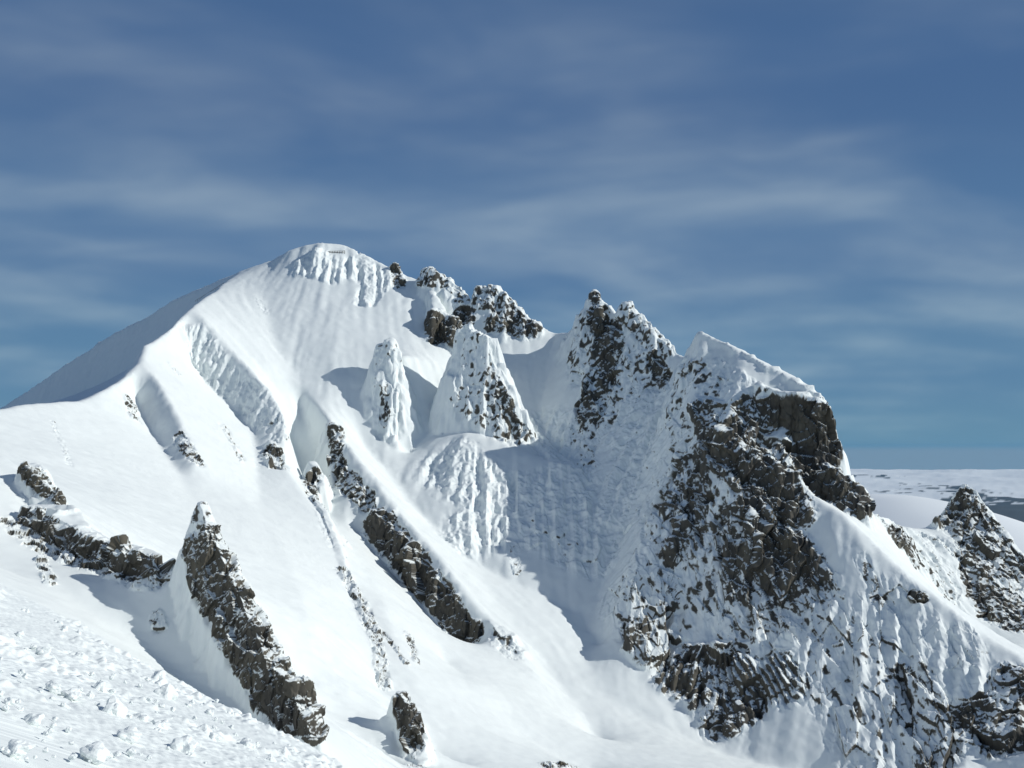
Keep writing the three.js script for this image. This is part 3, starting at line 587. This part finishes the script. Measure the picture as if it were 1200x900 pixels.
const ABOUT = {
  slopeField: ['rock_field', 'wide rock-speckled snowfield under the slanting snow crest of the eastern massif', 'rock field'],
  fin: ['rock_fin', 'tall leaning dark rock fin with snow patches beside the snowy saddle', 'rock fin'],
  knob: ['rock_outcrop', 'small dark rock knob on snow above the long rock band', 'outcrop'],
  band: ['rock_band', 'long low dark rock band ending at the snowy saddle', 'rock band'],
  boulder: ['boulder', 'lone snow-plastered boulder on the slope below the saddle', 'boulder'],
  stub: ['rock_tooth', 'blunt dark rock tooth low on the snow apron with its shadow on snow', 'rock tooth'],
  ribD: ['rock_rib', 'dark blocky rock rib along the side of the central snow spur', 'rock rib'],
  ribDLow: ['rock_outcrop', 'rimed rock lump at the lowest end of the central snow spur', 'outcrop'],
  dart: ['rock_sliver', 'thin slanting dark rock sliver on the snow apron', 'rock sliver'],
  shard: ['rock_shard', 'short upright dark rock shard next to the slanting sliver', 'rock shard'],
  string: ['rock_string', 'broken string of small rocks leading down towards the blunt rock tooth', 'rocks'],
  toeRock: ['rock_outcrop', 'dark rock just breaking the surface at the foot of the snow apron', 'outcrop'],
  knobB: ['rock_outcrop', 'rimed rock knob at the foot of the fluted rime wall', 'rock knob'],
  wallB: ['rime_wall', 'long fluted rime wall under the smooth upper snowfield', 'rime wall'],
  knobC: ['rock_outcrop', 'dark rock knob on the snow crest above the hollow', 'rock knob'],
  wallC: ['rock_step', 'snow-streaked rock step between the crest knob and the central rib', 'rock step'],
  toothC: ['rock_tooth', 'short rimed rock tooth standing in the snow hollow', 'rock tooth'],
  pinnacle: ['rime_pinnacle', 'slender rime-covered pinnacle standing in the upper bowl', 'pinnacle'],
  pillar: ['rime_pillar', 'big white rime-plastered rock pillar with bare rock at its foot', 'pillar'],
  crestTooth: ['rock_tooth', 'small dark rock tooth on the skyline just below the summit dome', 'rock tooth'],
  crestCrag: ['rock_crag', 'snow-topped skyline crag with a dark undercut face', 'crag'],
  crestBlock: ['rock_crag', 'blocky skyline crag between the undercut crag and the snow saddle', 'crag'],
  tower: ['rock_tower', 'pointed dark rock tower on the skyline, highest of the rock peaks', 'rock tower'],
  towerEast: ['rock_shoulder', 'snow-plastered rock shoulder descending from the pointed tower to a notch', 'rock shoulder'],
  couloir: ['rock_couloir', 'rock-streaked couloir below the notch beside the massif', 'couloir'],
  lowWall: ['rime_wall', 'shaded rime-crusted wall below the foot of the pointed tower', 'rime wall'],
  bowlWall: ['rock_wall', 'rock-flecked wall above the shaded floor of the bowl', 'rock wall'],
  backWall: ['rime_wall', 'broad shaded rime wall at the back between tower and massif', 'rime wall'],
  knoll: ['rime_buttress', 'rounded rime-covered buttress below the big white pillar', 'buttress'],
  summitRime: ['rime_cliff', 'fluted rime cliff just under the rounded summit', 'rime cliff'],
  peak: ['rock_cliff', 'snow-draped upper face under the sharp snow crest of the massif', 'rock face'],
  head: ['rock_crag', 'massive bare dark rock head under the end of the snow crest', 'rock head'],
  shoulder: ['rock_shoulder', 'squat dark rock shoulder below the bare rock head', 'rock shoulder'],
  buttress: ['rock_buttress', 'dark rock buttress with snowy ledges below the bare head', 'buttress'],
  leftButtress: ['rock_buttress', 'snow-streaked rock buttress along the edge of the shaded bowl', 'buttress'],
  midButtress: ['rock_buttress', 'broad dark rock buttress in the middle of the massif face', 'buttress'],
  columns: ['rock_columns', 'fan of ribbed rock columns at the foot of the massif', 'rock columns'],
  lowerSlope: ['rock_patch', 'broken rock patch on the snow beside the ribbed columns', 'rock patch'],
  slopeStreak: ['rock_streak', 'rock streak down the snow slope below the squat shoulder', 'rock streak'],
  slopeStreakC: ['rock_streak', 'rock flecks just under the slanting snow crest', 'rock streak'],
  slopeRock: ['boulder', 'lone bare dark rock on the smooth eastern snow slope', 'boulder'],
  cliffs: ['rock_cliff', 'dark steep rock cliffs at the bottom of the eastern slope', 'cliff'],
  cliffRib: ['rock_rib', 'snow-mottled rock rib beside the dark lower cliffs', 'rock rib'],
  saddleRock: ['rock_outcrop', 'scattered dark rocks in the gap between massif and pyramid peak', 'outcrop'],
  pyramid: ['rock_peak', 'pointed pyramid peak of streaked rock and snow behind the massif', 'rock peak'],
  pyramidRib: ['rock_rib', 'dark rock rib running down the front of the pyramid peak', 'rock rib'],
  chipA: ['rock_chip', 'small dark rock chip on the upper snow shoulder below the cornice', 'rock chip'],
  chipB: ['rock_chip', 'snow-streaked cluster of chips halfway down the open snow slope', 'rock chip'],
  chipC: ['rock_chip', 'tiny dark rock chip near the cornice crest', 'rock chip'],
  chipD: ['rock_chip', 'thin line of rock chips beside the fluted rime wall foot', 'rock chip'],
  chipE: ['rock_chip', 'faint line of rock flecks on the snow above the dark knob', 'rock chip'],
  chipF: ['rock_chip', 'few rock flecks high on the smooth upper snowfield', 'rock chip'],
};
const taken = {}, numbered = n => { const k = taken[n] = (taken[n] ?? -1) + 1; return k ? n + '_' + String(k).padStart(3, '0') : n; };
ids.forEach((id, n) => {
  const [name, label, category] = ABOUT[id], all = pieces[n].flatMap(p => p[1]); if (!all.length) { console.log('nothing of', id); return; }
  let cx = 0, cz = 0, lo = 1e9; for (const v of all) { cx += P[v * 3]; cz += P[v * 3 + 2]; lo = Math.min(lo, P[v * 3 + 1]); }
  const o = [cx / all.length, lo, cz / all.length];
  if (pieces[n].length === 1) { const m = add(new THREE.Mesh(pieceFrom(all, o), surface)); m.position.set(...o); m.name = numbered(name); m.userData = { label, category, kind: 'thing' }; return; }
  const g = new THREE.Group(); g.position.set(...o); g.name = numbered(name); g.userData = { label, category, kind: 'thing' }; scene.add(g);
  for (const [part, list] of pieces[n]) { const m = add(new THREE.Mesh(pieceFrom(list, o), surface), g); m.name = part; }
});

// ---------------------------------------------------------------- far country
{
  const nR = 300, pos = [], col = [], idx = [], bearings = [];
  for (let a = -62; a < 62; a += a > 12 && a < 30 ? .06 : .8) bearings.push(a);
  const nA = bearings.length - 1;
  for (let j = 0; j <= nR; j++) {
    const r = 700 * Math.pow(34000 / 700, j / nR);
    for (let i = 0; i <= nA; i++) {
      const az = bearings[i] * R, x = Math.sin(az) * r, z = -Math.cos(az) * r;
      let y = -190 - 600 * smooth(900, 9000, r) + 300 * smooth(11000, 25000, r) * (.92 + .3 * fbm(x / 8000, 0, z / 8000, 4)) - 500 * smooth(27000, 34000, r);
      y += 90 * fbm(x / 1500, 0, z / 1500, 5) * smooth(700, 2500, r) + 130 * fbm(x / 4200, 7, z / 4200, 5) * smooth(5000, 12000, r);
      y += 128 * Math.exp(-((x - 640) ** 2 / 90000 + (z + 1900) ** 2 / 250000)) + 70 * Math.exp(-((x - 1250) ** 2 / 250000 + (z + 2500) ** 2 / 300000));
      pos.push(x, y, z);
      const f = .8 * fbm(x / 1700, 3, z / 2600, 5) + .9 * fbm(x / 260, 8, z / 420, 3);
      const wood = smooth(.02, .12, f + .24 * smooth(6000, 9000, r) - .5 * smooth(15000, 20000, r) - .5 * (1 - smooth(4500, 8000, r)));
      col.push(mix(.86, .07, wood), mix(.9, .085, wood), mix(.9, .09, wood));
    }
  }
  for (let j = 0; j < nR; j++) for (let i = 0; i < nA; i++) { const a = j * (nA + 1) + i, b = a + 1, c = a + nA + 1, e = c + 1; idx.push(a, b, e, a, e, c); }
  const g = new THREE.BufferGeometry(); g.setAttribute('position', new THREE.Float32BufferAttribute(pos, 3)); g.setAttribute('color', new THREE.Float32BufferAttribute(col, 3)); g.setIndex(idx); g.computeVertexNormals();
  const m = add(new THREE.Mesh(g, surface)); m.name = 'hills'; m.userData.kind = 'structure';
}

// ---------------------------------------------------------------- small things
let seed = 7; const rnd = () => { seed = (Math.imul(seed, 1664525) + 1013904223) >>> 0; return seed / 4294967296; };
{
  // clods of snow lying on the slope underfoot
  const snowMat = new THREE.MeshStandardMaterial({ color: new THREE.Color().setRGB(.81, .85, .835), roughness: .85 });
  const shapes = [0, 1, 2, 3, 4].map(n => {
    const g = new THREE.IcosahedronGeometry(1, 4), p = g.attributes.position;
    for (let i = 0; i < p.count; i++) {
      const x = p.getX(i), y = p.getY(i), z = p.getZ(i), k = 1 + .55 * noise(x * 1.1 + n * 7, y * 1.1, z * 1.1) + .2 * noise(x * 2.3, y * 2.3 + n * 5, z * 2.3) + .04 * noise(x * 7, y * 7, z * 7 + n);
      p.setXYZ(i, x * k, y * k * .85, z * k);
    }
    g.computeVertexNormals(); return g;
  });
  const spots = [[141, 763, 7, 1], [173, 767, 11, 1.5], [160, 772, 9, 1], [197, 770, 8, 1.5], [205, 778, 6, 1.2], [186, 797, 8, 1.1], [117, 810, 8, 1], [192, 819, 12, 1], [133, 839, 13, 1.2], [94, 774, 7, 1], [51, 769, 8, 1], [214, 883, 14, 1], [62, 810, 8, .9], [185, 857, 9, 1], [110, 891, 15, .9], [84, 819, 10, .8], [237, 862, 8, 1], [165, 848, 10, .8], [150, 868, 12, .8], [250, 870, 7, 1], [270, 842, 5, 1.2], [40, 850, 11, .8], [20, 885, 14, .7], [75, 740, 5, 1], [30, 720, 5, 1], [108, 745, 5, 1], [225, 800, 6, 1.2], [290, 880, 9, 1], [330, 888, 8, 1]].map(q => [...q, true]);
  for (let i = 0; i < 150; i++) { const px = rnd() * 400 - 10, top = 672 + px * .53 + 14; spots.push([px, top + (905 - top) * Math.pow(rnd(), .8), 2 + 4.5 * rnd() * rnd(), .7 + .5 * rnd(), false]); }
  for (const [px, py, r, tall, big] of spots) {
    const c = cast(px, py); if (c[2] > 62) continue;
    const m = new THREE.Mesh(shapes[Math.floor(rnd() * 5)], snowMat), q = r * c[2] / F;
    m.position.set(c[0], c[1] + q * .08 + .05, -c[2]); m.scale.set(q * (.85 + .3 * rnd()), q * tall, q * (.85 + .3 * rnd())); m.rotation.set(.3 * rnd(), rnd() * 6.28, .3 * rnd());
    m.name = numbered('snow_clod'); m.userData = big ? { label: 'large rounded clod of snow lying on the lumpy slope', category: 'snow clod', group: 'large snow clods', kind: 'thing' } : { label: 'small loose lump of snow scattered between the large clods', category: 'snow clod', group: 'small snow lumps', kind: 'thing' };
    add(m);
  }
}
{
  // summit lookout railing, crusted with rime, and the handrail up the ridge path
  const wood = new THREE.MeshStandardMaterial({ color: new THREE.Color().setRGB(.16, .15, .13), roughness: .9 });
  const rimed = new THREE.MeshStandardMaterial({ color: new THREE.Color().setRGB(.5, .5, .48), roughness: .9 });
  const post = new THREE.CylinderGeometry(.11, .13, 1, 7), rail = new THREE.BoxGeometry(1, 1, 1);
  const fence = (name, label, path, n, h, mat, rails) => {
    const g = new THREE.Group(), at = t => { const k = Math.min(path.length - 2, Math.floor(t * (path.length - 1))), u = t * (path.length - 1) - k, c = cast(mix(path[k][0], path[k + 1][0], u), mix(path[k][1], path[k + 1][1], u)); return new THREE.Vector3(c[0], c[1], -c[2]); };
    const P0 = at(0); g.position.copy(P0); g.name = name; g.userData = { label, category: 'railing', kind: 'thing' }; scene.add(g);
    let last = null;
    for (let i = 0; i <= n; i++) {
      const p = at(i / n).sub(P0), m = add(new THREE.Mesh(post, mat), g); m.name = 'post'; m.scale.set(1, h * (.9 + .25 * rnd()) + .8, 1); m.position.copy(p).setY(p.y + h / 2 - .4);
      if (last) for (const k of rails) { const b = add(new THREE.Mesh(rail, mat), g), e = p.clone().sub(last); b.name = 'rail'; b.scale.set(.14, .16, e.length()); b.position.copy(last).addScaledVector(e, .5); b.position.y += h * k; b.lookAt(b.position.clone().add(P0).add(e)); }
      last = p;
    }
  };
  fence('summit_railing', 'low rimed lookout railing along the top of the summit dome', [[373, 299], [388, 297.5], [404, 297]], 11, 1.3, wood, [.5, .95]);
  fence('path_railing', 'line of rimed handrail posts along the narrow ridge path', [[229, 354], [240, 347.5], [252, 340], [262, 333.5]], 13, .9, rimed, [.9]);
}

renderer.render(scene, camera);
